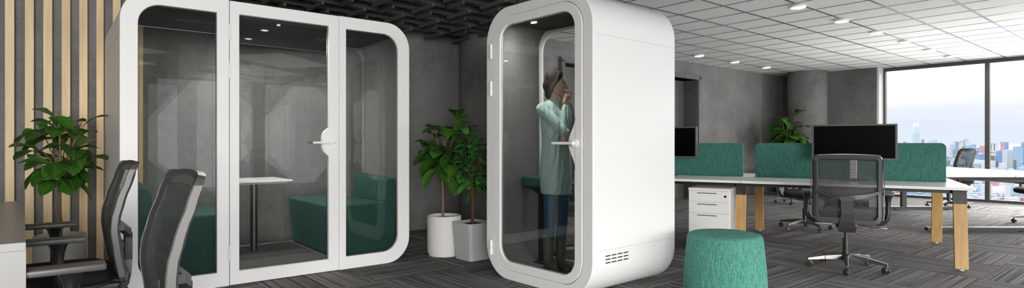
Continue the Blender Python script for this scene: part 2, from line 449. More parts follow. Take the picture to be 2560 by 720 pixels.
# ---------------------------------------------------------------- ceiling lights
rows = [[(1995, 18), (2103.5, 53), (2190, 82), (2262, 105), (2324, 126), (2374, 142)], [(1748, 139.5), (1837, 155.5), (1916, 169)]]
first = None
nm = [['nearest', 'second nearest', 'third', 'fourth', 'fifth', 'farthest'], ['nearest', 'middle', 'farthest']]
for ri, row in enumerate(rows):
    for ci, (px, py) in enumerate(row):
        y = F * (CEIL - .02 - EYE) / (HY - py); x = (px - CX) / F * y
        lab = ('round white ceiling light, %s in the row running to the window' if ri == 0 else 'round white ceiling light, %s of the three along the back wall') % nm[ri][ci]
        if first is None:
            first = thing('ceiling_light', lab, 'ceiling light')
            b = MB(); b.lathe([(0, 0), (.105, 0), (.105, -.026), (.098, -.03), (.098, -.022), (0, -.022)], n=40); b.build('housing', M['white2'], first)
            b = MB(); b.lathe([(0, -.033), (.08, -.032), (.096, -.026), (.096, -.021), (0, -.021)], n=40); b.build('diffuser', M['lamp'], first)
            o = first; KIDS[first.name] = list(bpy.context.scene.objects)[-2:]
        else: o = copy_tree(first)
        o.scale = (.84, .84, .8); o.location = (x, y, CEIL - .005); tag(o, lab, 'ceiling light', 'round ceiling lights')

# ---------------------------------------------------------------- meeting pod
PW, PH, PD, PR = 2.32, 2.264, 1.39, .235
PA = math.atan2(1.448, 1.8)
pod = thing('meeting_pod', 'large white meeting pod with rounded corners and three glazed front panels', 'meeting pod', (-2.80, 4.111, 0), PA)
outer = rloop(0, 0, PW, PH, (PR,) * 4, 14); inner = rloop(.06, .06, PW - .06, PH - .06, (PR - .06,) * 4, 14)
b = MB(); b.ring(outer, inner, .045, PD); b.build('shell', M['white'], pod, bevel=.004)
b = MB(); b.ring(rloop(.0605, .0605, PW - .0605, PH - .0605, (PR - .06,) * 4, 14), rloop(.072, .072, PW - .072, PH - .072, (PR - .072,) * 4, 14), .05, PD - .02)
b.build('felt_lining', M['lining'], pod)
def seam(parent, w, d, zs):
    b = MB()
    for z in zs:
        b.bb((-.0008, .05, z - .0018), (.002, d - .003, z + .0018)); b.bb((w - .002, .05, z - .0018), (w + .0008, d - .003, z + .0018))
    b.build('panel_seam', M['seam'], parent, smooth=False)
seam(pod, PW, PD, (.357, 1.912))
S1, S2, G = .721, 1.618, .002
def bend_pane(name, x0, z0, x1, z1, rad, y, parent, m):
    """a single pane facing out of the pod"""
    b = MB(); lp = rloop(x0, z0, x1, z1, rad); b.sheet(lp, y); bm = b.bm; bm.normal_update()
    for f in bm.faces:
        if f.normal.y > 0: f.normal_flip()
    return b.build(name, m, parent, smooth=False, recalc=False)
def gasket(x0, z0, x1, z1, rad, y, parent, m=None, w=.007):
    b = MB(); r2 = tuple(max(r - w, 0) for r in rad)
    b.ring(rloop(x0, z0, x1, z1, rad), rloop(x0 + w, z0 + w, x1 - w, z1 - w, r2), y, y + .012); return b.build('gasket', m or M['bezel'], parent)
# fixed side panels
GZ0, GZ1 = .113, 2.155
for (a, b_, ga, gb, ro, ri) in ((0, S1 - G, .11, .632, (PR, 0, 0, PR), (.15, 0, 0, .15)), (S2 + G, PW, 1.684, 2.202, (0, PR, PR, 0), (0, .15, .15, 0))):
    b = MB(); b.ring(rloop(a, 0, b_, PH, ro, 14), rloop(ga, GZ0, gb, GZ1, ri, 14), 0, .045); f = b.build('fixed_panel', M['white'], pod, bevel=.003)
    bend_pane('pane', ga - .004, GZ0 - .004, gb + .004, GZ1 + .004, ri, .026, f, M['glass_bend'])
    gasket(ga - .001, GZ0 - .001, gb + .001, GZ1 + .001, ri, .027, f)
# door
d0, d1 = .793, 1.525
b = MB(); b.ring(rloop(S1 + G, .004, S2 - G, PH - .004), rloop(d0, GZ0 - .005, d1, GZ1 + .006), -.004, .042)
zc = 1.14
b.plate([(d1 + .004, zc - .13), (d1 + .004, zc + .13), (d1 - .012, zc + .115), (d1 - .038, zc + .092), (d1 - .05, zc + .07), (d1 - .055, zc + .05), (d1 - .055, zc - .05), (d1 - .05, zc - .07), (d1 - .038, zc - .092), (d1 - .012, zc - .115)], -.004, .042)
door = b.build('door', M['white'], pod, bevel=.003)
bend_pane('pane', d0 - .004, GZ0 - .01, d1 + .004, GZ1 + .01, (0,) * 4, .02, door, M['glass'])
gasket(d0 - .001, GZ0 - .006, d1 + .001, GZ1 + .007, (0,) * 4, .026, door, M['graphite'])
b = MB(); b.cyl((1.545, -.004, 1.135), (1.545, -.03, 1.135), .022); b.cyl((1.545, -.03, 1.135), (1.545, -.048, 1.135), .012)
b.tube([(1.56, -.048, 1.135), (1.37, -.048, 1.135)], .0095, 14); b.build('handle', M['white2'], door)
for z in (2.01, 1.704, .261):
    b = MB(); b.cyl((S1, -.006, z - .06), (S1, -.006, z - .001), .009, n=14); b.cyl((S1, -.006, z + .001), (S1, -.006, z + .06), .009, n=14); b.build('hinge', M['white'], door)
# inside
b = MB(); b.bb((.15, .05, .062), (PW - .15, PD - .13, .09)); b.build('pod_floor', M['podcarpet'], pod, smooth=False)
b = MB(); b.bb((.15, .05, 2.137), (PW - .15, PD - .09, 2.19)); b.build('ceiling_panel', M['darkfelt'], pod, smooth=False)
RY = PD - .125
b = MB(); b.ring(rloop(.073, .073, PW - .073, PH - .073, (.16,) * 4, 12), rloop(.098, .098, PW - .098, PH - .13, (.14,) * 4, 12), RY, RY + .03)
rf = b.build('rear_frame', M['alu'], pod)
b = MB(); b.sheet(rloop(.095, .095, PW - .095, PH - .127, (.14,) * 4, 12), RY + .015); b.build('rear_pane', M['glass'], rf, smooth=False)
b = MB()
for x in (.774, 1.546): b.bb((x - .0015, RY + .011, .1), (x + .0015, RY + .019, PH - .13))
b.build('glass_joint', M['bezel'], rf, smooth=False)
for y in (.425, .96):
    b = MB(); b.lathe([(0, 0), (.036, 0), (.036, -.005), (.028, -.006), (.026, -.002), (0, -.002)], n=28); d = b.build('downlight', M['white2'], pod); d.location = (1.105, y, 2.138)
    b = MB(); b.lathe([(0, -.0025), (.026, -.0025), (.026, -.001), (0, -.001)], n=24); b.build('lens', M['lamp_small'], d)
b = MB(); b.bb((1.108, .075, 2.122), (1.136, .095, 2.138), .002); b.build('sensor', M['white2'], pod)
for x0 in (.42, 1.62):
    b = MB()
    for i in range(8):
        for j in range(5):
            x, y = x0 + i * .04 + (j % 2) * .02, .50 + j * .034; b.lathe([(0, 0), (.0065, 0), (.0065, -.002), (0, -.002)], (x, y, 2.1375), 8)
    b.build('vent_grille', M['holeg'], pod, smooth=False)

def sofa(name, label, flip):
    o = thing(name, label, 'sofa', pod.matrix_basis @ Vector((0, 0, .091)), PA)
    def X(u): return (PW - u) if flip else u
    b = MB(); y0, y1 = .085, 1.245
    b.hull([(X(1.617), y0, 0), (X(2.20), y0, 0), (X(2.20), y1, 0), (X(1.617), y1, 0)], [(X(1.567), y0, .48), (X(2.235), y0, .48), (X(2.235), y1, .48), (X(1.567), y1, .48)])
    b.build('seat', M['sofa'], o, bevel=.022)
    b = MB(); b.hull([(X(2.10), y0 + .01, .47), (X(2.236), y0 + .01, .47), (X(2.236), y1, .47), (X(2.10), y1, .47)], [(X(2.115), y0 + .03, .70), (X(2.236), y0 + .03, .70), (X(2.236), y1, .72), (X(2.115), y1, .72)])
    b.build('backrest', M['sofa'], o, bevel=.02); return o
bpy.context.view_layer.update()
sofa('pod_sofa', 'teal sofa bench inside the meeting pod behind the right glass panel', False)
sofa('pod_sofa', 'teal sofa bench inside the meeting pod behind the left glass panel', True)
t = thing('pod_table', 'white table on a dark steel column inside the meeting pod', 'table', pod.matrix_basis @ Vector((1.16, .98, .09)), PA)
b = MB(); b.hull([(-.22, -.27, .655), (.22, -.27, .655), (.22, .26, .655), (-.22, .26, .655)], [(-.27, -.315, .678), (.27, -.315, .678), (.27, .28, .678), (-.27, .28, .678)])
b.bb((-.27, -.315, .678), (.27, .28, .690)); b.build('table_top', M['white2'], t, smooth=False)
b = MB(); b.cyl((0, 0, 0), (0, 0, .656), .034, n=32); b.build('column', M['darkmetal'], t)

# ---------------------------------------------------------------- phone booth
BW, BH, BD, BR = 1.21, 2.264, 1.016, .28
BA = math.atan2(-.7554, .6553)
booth = thing('phone_booth', 'single white phone booth with rounded glass door and a woman inside', 'phone booth', (-.221, 4.982, 0), BA)
b = MB(); b.ring(rloop(0, 0, BW, BH, (BR,) * 4, 16), rloop(.088, .078, BW - .096, BH - .077, (BR - .07,) * 4, 16), 0, BD); b.build('shell', M['white'], booth, bevel=.007)
b = MB(); b.ring(rloop(.0885, .0785, BW - .0965, BH - .0775, (BR - .07,) * 4, 16), rloop(.10, .09, BW - .106, BH - .09, (BR - .08,) * 4, 16), .06, BD - .03)
b.build('felt_lining', M['lining'], booth)
seam(booth, BW, BD, (.357, 1.910))
b = MB(); gx0, gx1, gz0, gz1 = .187, BW - .174, .150, 2.113
b.ring(rloop(.0915, .0815, BW - .0995, BH - .0805, (BR - .0735,) * 4, 16), rloop(gx0, gz0, gx1, gz1, (.13,) * 4, 16), -.005, .040)
zc = 1.13; bulge = [(gx1 + .004, zc - .2)] + [(gx1 + .004 - .065 * .5 * (1 + math.cos(math.pi * t_)), zc + .19 * t_) for t_ in [-1 + i / 9 for i in range(19)]] + [(gx1 + .004, zc + .2)]
b.plate(bulge, -.005, .040)
bdoor = b.build('door', M['white'], booth, bevel=.004)
bend_pane('pane', gx0 - .004, gz0 - .004, gx1 + .004, gz1 + .004, (.13,) * 4, .014, bdoor, M['glass_bend'])
gasket(gx0 - .001, gz0 - .001, gx1 + .001, gz1 + .001, (.13,) * 4, .016, bdoor, M['alu'])
b = MB(); b.cyl((1.052, -.008, 1.13), (1.052, -.028, 1.13), .030, n=28); b.cyl((1.052, -.028, 1.13), (1.052, -.055, 1.13), .014)
b.tube([(1.068, -.055, 1.13), (.86, -.055, 1.13)], .011, 14); b.build('handle', M['white2'], bdoor)
for z in (1.13 + 227 / F * 4.95, 1.13 + 135 / F * 4.95, 1.13 - 258 / F * 4.95):
    b = MB(); b.cyl((.078, -.012, z - .062), (.078, -.012, z - .001), .012, n=14); b.cyl((.078, -.012, z + .001), (.078, -.012, z + .062), .012, n=14); b.build('hinge', M['white2'], bdoor)
b = MB(); b.bb((.16, .06, .062), (BW - .16, BD - .05, .09)); b.build('booth_floor', M['podcarpet'], booth, smooth=False)
b = MB(); b.bb((.20, .06, 2.14), (BW - .20, BD - .06, 2.182)); b.build('ceiling_panel', M['darkfelt'], booth, smooth=False)
b = MB(); b.ring(rloop(.101, .091, BW - .107, BH - .091, (.19,) * 4, 14), rloop(.130, .115, BW - .125, BH - .15, (.16,) * 4, 14), BD - .055, BD - .012); rf = b.build('rear_frame', M['white'], booth)
b = MB(); b.sheet(rloop(.122, .107, BW - .122, BH - .147, (.16,) * 4, 14), BD - .03); b.build('rear_pane', M['glass'], rf, smooth=False)
b = MB()
for i in range(9):
    for j in range(6):
        x, y = .62 + i * .034 + (j % 2) * .017, .42 + j * .034; b.lathe([(0, 0), (.007, 0), (.007, -.002), (0, -.002)], (x, y, 2.1405), 8)
b.build('vent_grille', M['hole'], booth, smooth=False)
b = MB(); b.lathe([(0, 0), (.042, 0), (.042, -.005), (.032, -.006), (.030, -.002), (0, -.002)], n=28); d = b.build('downlight', M['white2'], booth); d.location = (.42, .30, 2.141)  # unseen downlight, added to go with the booth's extra lamp
b = MB(); b.lathe([(0, -.0025), (.030, -.0025), (.030, -.001), (0, -.001)], n=24); b.build('lens', M['lamp_small'], d)
b = MB()
for j in range(3):
    for i in range(4):
        y = .137 + i * .069; z = .313 - j * .025; b.box((BW, y + .028, z), (.003, .056, .009), None, .0014)
b.build('vent_slots', M['graphite'], booth, smooth=False)
bpy.context.view_layer.update()
BM = booth.matrix_basis.copy()
# tall stool in the booth
t = thing('tall_stool', 'tall stool with dark green padded seat inside the phone booth', 'stool', BM @ Vector((BW - .93, .735, .091)), BA)
b = MB(); b.slab([(x, y) for x, y in rloop(-.19, -.17, .19, .17, (.06,) * 4, 6)], .66, .745); b.build('seat', M['sofa'], t, bevel=.014)
b = MB(); b.hull([(-.05, -.05, .60), (.05, -.05, .60), (.05, .05, .60), (-.05, .05, .60)], [(-.13, -.12, .66), (.13, -.12, .66), (.13, .12, .66), (-.13, .12, .66)]); b.build('seat_bracket', M['black'], t, smooth=False)
b = MB(); b.bb((-.038, -.038, .01), (.038, .038, .62), .004); b.build('post', M['black'], t, smooth=False)
b = MB(); b.slab([(x, y) for x, y in rloop(-.13, -.13, .13, .13, (.03,) * 4, 4)], 0, .012); b.build('base_plate', M['black'], t)

# ---------------------------------------------------------------- person
def remesh(o, vox, smooth=6):
    r = o.modifiers.new('remesh', 'REMESH'); r.mode = 'VOXEL'; r.voxel_size = vox; r.use_smooth_shade = True
    if smooth:
        s_ = o.modifiers.new('smooth', 'SMOOTH'); s_.iterations = smooth; s_.factor = .5
    return o
pos = BM @ Vector((BW - .655, .50, .09))
# facing: towards the door and about a third turned to the handle side
ang = BA + R_(180 - 30) + R_(42)
woman = thing('person', 'woman in long mint sweater, jeans and green boots standing in phone booth, hand at chin', 'person', pos, R_(193))
HT = Matrix.Translation((.0, .012, 1.535)) @ Matrix.Rotation(R_(50), 4, 'Z') @ Matrix.Rotation(R_(-4), 4, 'X')
def hp(x, y, z): return HT @ Vector((x, y, z))
hrot = HT.to_euler()
b = MB()
b.ell(hp(0, -.008, .025), (.073, .092, .088), 24, 16, hrot)           # cranium
b.ell(hp(0, .030, -.030), (.060, .062, .075), 20, 12, hrot)           # face
b.ell(hp(0, .052, -.086), (.030, .026, .024), 14, 8, hrot)            # chin
for s_ in (-1, 1):
    b.capsule([hp(s_ * .050, .0, -.055), hp(s_ * .022, .052, -.088)], [.022, .018])    # jaw line
    b.ell(hp(s_ * .072, -.012, -.012), (.010, .019, .030), 12, 8, hrot)                # ear
    b.ell(hp(s_ * .036, .068, -.028), (.020, .018, .020), 12, 8, hrot)                 # cheek
    b.capsule([hp(s_ * .012, .089, .014), hp(s_ * .045, .074, .016)], [.008, .007])    # brow
b.capsule([hp(0, .090, .006), hp(0, .102, -.020), hp(0, .112, -.034)], [.008, .010, .012])   # nose
b.ell(hp(0, .103, -.040), (.016, .011, .008), 10, 6, hrot)
b.ell(hp(0, .086, -.062), (.022, .012, .006), 12, 6, hrot); b.ell(hp(0, .084, -.072), (.020, .012, .007), 12, 6, hrot)
b.capsule([(0, -.02, 1.475), (0, -.012, 1.40), (0, -.012, 1.33)], [.050, .049, .060])    # neck
b.ell((0, -.01, 1.29), (.135, .075, .075)); b.ell((0, 0, 1.18), (.135, .095, .14)); b.ell((0, .005, 1.02), (.115, .085, .13)); b.ell((0, -.005, .88), (.14, .10, .12))
for s_ in (-1, 1):
    b.capsule([(s_ * .070, 0, .86), (s_ * .074, .01, .48), (s_ * .075, -.01, .10)], [.062, .046, .034])
    b.capsule([(s_ * .075, -.02, .05), (s_ * .08, .10, .035)], [.035, .028])
# right arm: folded up to the chin
CH = HT @ Vector((0, .10, -.095))
elbow = Vector((.02, .205, 1.115)); wrist = Vector((CH.x + .035, CH.y + .045, 1.345))
shR = Vector((.165, -.01, 1.33))
b.capsule([shR, elbow, wrist], [.038, .036, .026])
# palm and fingers curled at the chin
pc = wrist + Vector((-.012, -.004, .055))
b.capsule([wrist, wrist + Vector((.004, .0, .03)), pc + Vector((0, 0, .02))], [.024, .027, .027])
up_ = (pc - wrist).normalized()
fw = Vector((-.80, -.30, .1)).normalized(); side = up_.cross(fw).normalized()
for i, (ln, off) in enumerate(((.030, -.026), (.034, -.009), (.032, .009), (.026, .025))):
    p0 = pc + side * off + up_ * .018; p1 = p0 + up_ * .028 + fw * .012; p2 = p1 + fw * ln + up_ * .004; p3 = p2 + fw * .016 - up_ * .018
    b.capsule([p0, p1, p2, p3], [.0098, .0092, .0085, .0075], 10)
th0 = pc + side * -.022 - up_ * .012; b.capsule([th0, th0 + fw * .03 + side * -.008 + up_ * .012, th0 + fw * .052 + side * -.004 + up_ * .026], [.012, .010, .0085], 10)
# left arm: folded across, holding the elbow
shL = Vector((-.165, -.01, 1.33)); elL = Vector((-.235, .06, 1.08)); wrL = Vector((-.055, .205, 1.065))
b.capsule([shL, elL, wrL], [.038, .036, .026])
pl = wrL + Vector((.045, .015, .006)); b.capsule([wrL, pl], [.024, .027])
for i, off in enumerate((.026, .009, -.009, -.025)):
    p0 = pl + Vector((.020, .008, off)); p1 = p0 + Vector((.028, .004, 0)); p2 = p1 + Vector((.022, -.016, -.002)); p3 = p2 + Vector((.006, -.016, -.002))
    b.capsule([p0, p1, p2, p3], [.0098, .0092, .0085, .0075], 10)
b.capsule([pl + Vector((0, 0, .022)), pl + Vector((.022, .012, .045)), pl + Vector((.045, .006, .055))], [.012, .010, .0085], 10)
body = b.build('body', M['skin'], woman); remesh(body, .0046, 3)
b = MB()
for s_ in (-1, 1): b.ell(hp(s_ * .030, .0865, -.004), (.011, .005, .005), 10, 6, hrot)
b.build('eyes', M['eye'], woman)
b = MB(); b.ell(hp(0, .0915, -.063), (.018, .010, .0042), 12, 6, hrot); b.ell(hp(0, .0895, -.071), (.016, .010, .005), 12, 6, hrot); b.build('lips', M['lip'], woman)
# hair: short bob swept behind the ear
b = MB(); b.ell(hp(0, -.022, .040), (.086, .098, .090), 24, 16, hrot); b.ell(hp(0, -.060, -.010), (.076, .066, .088), 20, 12, hrot); b.ell(hp(0, -.070, -.075), (.055, .040, .060), 16, 10, hrot)
for s_ in (-1, 1):
    b.capsule([hp(s_ * .052, .040, .078), hp(s_ * .074, .020, .030), hp(s_ * .076, -.018, -.030), hp(s_ * .06, -.05, -.085)], [.018, .012, .018, .016])
b.ell(hp(0, -.105, -.02), (.05, .03, .045), 14, 8, hrot)
remesh(b.build('hair', M['hair'], woman), .006, 4)
# sweater: tunic, two sleeves, open at neck and cuffs
b = MB()
prof = [(.62, .158, .118, 0), (.70, .165, .125, 0), (.80, .172, .130, 0), (.90, .165, .125, 0), (1.0, .150, .115, .004), (1.10, .152, .118, .008), (1.20, .165, .124, .008), (1.28, .178, .115, 0), (1.34, .168, .092, -.008), (1.385, .105, .070, -.012), (1.40, .078, .060, -.012)]
rings = []
n_ = 40
for z, rx, ry, yo in prof:
    fold = .006 * (1.2 - min(z, 1.2)) / .6
    rings.append([b.bm.verts.new((math.cos(2 * math.pi * k / n_) * (rx + fold * math.sin(7 * 2 * math.pi * k / n_)), yo + math.sin(2 * math.pi * k / n_) * (ry + fold * math.cos(5 * 2 * math.pi * k / n_)), z)) for k in range(n_)])
for r0, r1 in zip(rings, rings[1:]):
    for k in range(n_): b.face((r0[k], r0[(k + 1) % n_], r1[(k + 1) % n_], r1[k]))
b.face(list(reversed(rings[0]))); b.face(rings[-1])
for sh, el, wr in ((shR, elbow, wrist), (shL, elL, wrL)):
    m1 = sh.lerp(el, .5); m2 = el.lerp(wr, .5); e3 = el.lerp(wr, .90)
    b.capsule([sh + Vector((-.03 if sh.x > 0 else .03, 0, .005)), sh + Vector((0, 0, -.012)), m1, el, m2, e3], [.052, .055, .055, .050, .045, .036])
remesh(b.build('sweater', M['sweater'], woman), .0065, 5)
b = MB()
for s_ in (-1, 1): b.capsule([(s_ * .066, 0, .80), (s_ * .068, .008, .60), (s_ * .072, .012, .46), (s_ * .072, -.002, .30), (s_ * .073, -.008, .22)], [.078, .072, .060, .055, .050])
remesh(b.build('jeans', M['jeans'], woman), .007, 4)
b = MB()
for s_ in (-1, 1):
    b.capsule([(s_ * .075, -.010, .27), (s_ * .075, -.012, .18), (s_ * .075, -.012, .09), (s_ * .075, -.012, .045)], [.057, .055, .052, .045])
    b.capsule([(s_ * .075, -.012, .048), (s_ * .08, .06, .042), (s_ * .083, .125, .033)], [.045, .042, .031])
    b.bb((s_ * .078 - .036, -.055, .0), (s_ * .078 + .040, .155, .018), .006)
remesh(b.build('boots', M['boot'], woman), .006, 4)

# ---------------------------------------------------------------- fig trees and other plants
def leaf_mesh(b, uvl, lid, base, direc, up, L, W, shape, curl, droop, idv):
    d = direc.normalized(); s_ = d.cross(up).normalized(); n_ = s_.cross(d).normalized()
    nl, nw = 9, 4
    grid = []
    for i in range(nl + 1):
        t_ = i / nl
        w = W * shape(t_)
        c = base + d * (L * t_) - Vector((0, 0, 1)) * (droop * L * t_ * t_) + n_ * (.10 * L * math.sin(math.pi * t_))
        row = []
        for j in range(-nw, nw + 1):
            q = j / nw
            row.append((b.bm.verts.new(c + s_ * (w * q) + n_ * (curl * w * q * q + .04 * W * math.sin(t_ * 16 + j))), .5 + .5 * q * (w / W if W else 0), t_))
        grid.append(row)
    for i in range(nl):
        for j in range(2 * nw):
            q = (grid[i][j], grid[i][j + 1], grid[i + 1][j + 1], grid[i + 1][j])
            f = b.face([x[0] for x in q])
            if f:
                f[lid] = idv
                for lp, x in zip(f.loops, q): lp[uvl].uv = (x[1], x[2])
fiddle = lambda t_: max(.02, math.sin(math.pi * min(1, t_ ** 1.15 * .97 + .02)) ** .75 * (.62 + .5 * t_)) if t_ > .0 else .02
oval = lambda t_: max(.03, math.sin(math.pi * (t_ * .96 + .02)) ** .62)
def plant(name, label, loc, rz, scale, kind, seed, pot, crown_z, crown_h, crown_r, n_leaf, trunk_top):
    rnd = random.Random(seed)
    o = thing(name, label, 'potted plant', loc, rz, None, scale)
    if pot == 'round':
        b = MB(); b.lathe([(0, 0), (.155, 0), (.158, .004), (.158, .028), (.170, .032), (.172, .06), (.172, .392), (.168, .40), (.158, .40), (.156, .36), (0, .36)], n=56); b.build('pot', M['potwhite'], o)
        b = MB(); b.lathe([(0, .372), (.08, .376), (.157, .366)], n=40); b.build('soil', M['soil'], o); ph = .37
    elif pot == 'square':
        b = MB(); lo = rloop(-.125, -.125, .125, .125, (.03,) * 4, 5); hi = rloop(-.152, -.152, .152, .152, (.035,) * 4, 5)
        b.hull([(x, y, 0) for x, y in lo], [(x, y, .36) for x, y in hi])
        rim = rloop(-.140, -.140, .140, .140, (.03,) * 4, 5); fl = rloop(-.138, -.138, .138, .138, (.03,) * 4, 5)
        bm = b.bm; bm.faces.ensure_lookup_table()
        top = [f for f in bm.faces if all(abs(v.co.z - .36) < 1e-5 for v in f.verts)]
        bmesh.ops.delete(bm, geom=top, context='FACES_ONLY')
        hv = [v for v in bm.verts if abs(v.co.z - .36) < 1e-5]
        a = [min(hv, key=lambda v: (v.co.x - x) ** 2 + (v.co.y - y) ** 2) for x, y in hi]
        r1 = [bm.verts.new((x, y, .36)) for x, y in rim]; r2 = [bm.verts.new((x, y, .31)) for x, y in fl]
        for A_, B_ in ((a, r1), (r1, r2)):
            for i in range(len(A_)): b.face((A_[i], A_[(i + 1) % len(A_)], B_[(i + 1) % len(A_)], B_[i]))
        b.face(r2); b.build('pot', M['potgrey'], o)
        b = MB(); b.slab(rloop(-.137, -.137, .137, .137, (.03,) * 4, 5), .30, .332); b.build('soil', M['soil'], o); ph = .33
    else:
        b = MB(); b.lathe([(0, 0), (.13, 0), (.20, .42), (.185, .42), (.17, .36), (0, .36)], n=40); b.build('pot', M['white2'], o)
        b = MB(); b.lathe([(0, .375), (.17, .37)], n=30); b.build('soil', M['soil'], o); ph = .37
    bark = M['bark'] if kind == 'fig' else M['darkbark']
    b = MB(); lean = Vector((rnd.uniform(-.02, .02), rnd.uniform(-.02, .02), 0))
    pts = []
    for i in range(9):
        t_ = i / 8; pts.append(Vector((0, 0, ph - .02 + (trunk_top - ph) * t_)) + lean * math.sin(t_ * 3.1) + Vector((.006 * math.sin(t_ * 9), .006 * math.cos(t_ * 7), 0)))
    b.tube(pts, [.0125 - .004 * i / 8 for i in range(9)] if kind == 'fig' else [.017 - .006 * i / 8 for i in range(9)], 10)
    foliage = MB(); uvl = foliage.bm.loops.layers.uv.new('UVMap'); lid = foliage.bm.faces.layers.float.new('leaf_id')
    top = pts[-1]; tips = []
    nb = 7 if kind == 'fig' else 11
    for k in range(nb):
        a = 2 * math.pi * (k * .618 + rnd.random() * .1); t0 = .86 + .14 * k / nb if kind == 'fig' else .45 + .55 * k / nb
        base = pts[min(8, int(t0 * 8))]
        rr = crown_r * (.42 + .2 * rnd.random()); zz = crown_z + crown_h * ((k + .5) / nb - .5) * .8
        tip = Vector((math.cos(a) * rr, math.sin(a) * rr, zz)); mid = base.lerp(tip, .5) + Vector((0, 0, -.02))
        b.tube([base, mid, tip], [.007, .005, .0035] if kind == 'fig' else [.009, .007, .004], 7); tips.append((base, mid, tip))
    b.tube([top, Vector((0, 0, crown_z + crown_h * .12))], [.009, .004], 7); tips.append((top, top.lerp(Vector((0, 0, crown_z + crown_h * .12)), .5), Vector((0, 0, crown_z + crown_h * .12))))
    b.build('trunk', bark, o)
    for i in range(n_leaf):
        base, mid, tip = tips[i % len(tips)]
        q = rnd.random() if kind == 'fig' else .45 + .55 * rnd.random(); p = (base.lerp(mid, q / .45) if q < .45 else mid.lerp(tip, (q - .45) / .55))
        a = 2 * math.pi * (i * .618034 + rnd.random() * .12)
        el = rnd.uniform(-.35, .75) + .9 * (p.z - crown_z) / crown_h
        if kind == 'fig': L, W = crown_r * rnd.uniform(.66, .92), crown_r * rnd.uniform(.24, .33); sh = fiddle
        else: L, W = crown_r * rnd.uniform(.42, .60), crown_r * rnd.uniform(.15, .205); sh = oval
        d = Vector((math.cos(a) * math.cos(el), math.sin(a) * math.cos(el), math.sin(el)))
        up_ = Vector((0, 0, 1)) + Vector((rnd.uniform(-.35, .35), rnd.uniform(-.35, .35), 0)) - d * .3
        # leaves stand on short stalks and keep out of the trunk
        leaf_mesh(foliage, uvl, lid, p + d * .025, d, up_, L, W, sh, rnd.uniform(.1, .35), rnd.uniform(.05, .38), rnd.random())
    foliage.build('foliage', M['figleaf' if kind == 'fig' else 'roundleaf'], o, recalc=False, angle=180)
    return o
p = Vector(((150 - CX) / F * 4.6, 4.6, 0)); plant('potted_fig', 'fiddle-leaf fig in white textured pot in front of the wood slats', p, .4, 1.0, 'fig', 11, 'round', 1.19, .56, .265, 60, 1.02)
p = floor_pt(1107, 642); plant('potted_fig', 'fiddle-leaf fig in round white textured pot beside the meeting pod', (p.x, p.y + .12, 0), 1.9, 1.0, 'fig', 23, 'round', 1.17, .54, .30, 60, .98)
plant('potted_rubber_plant', 'bushy round-leaved plant in square grey planter beside the phone booth', (-.385, 5.66, 0), BA + R_(90) + .02, 1.0, 'round', 31, 'square', 1.03, .68, .26, 105, .98)
plant('potted_fig', 'tall fig plant in pale pot by the far concrete column behind the desks', ((1968 - CX) / F * 12.45, 12.45, 0), .3, 1.45, 'fig', 44, 'cone', 1.02, .50, .29, 52, .85)

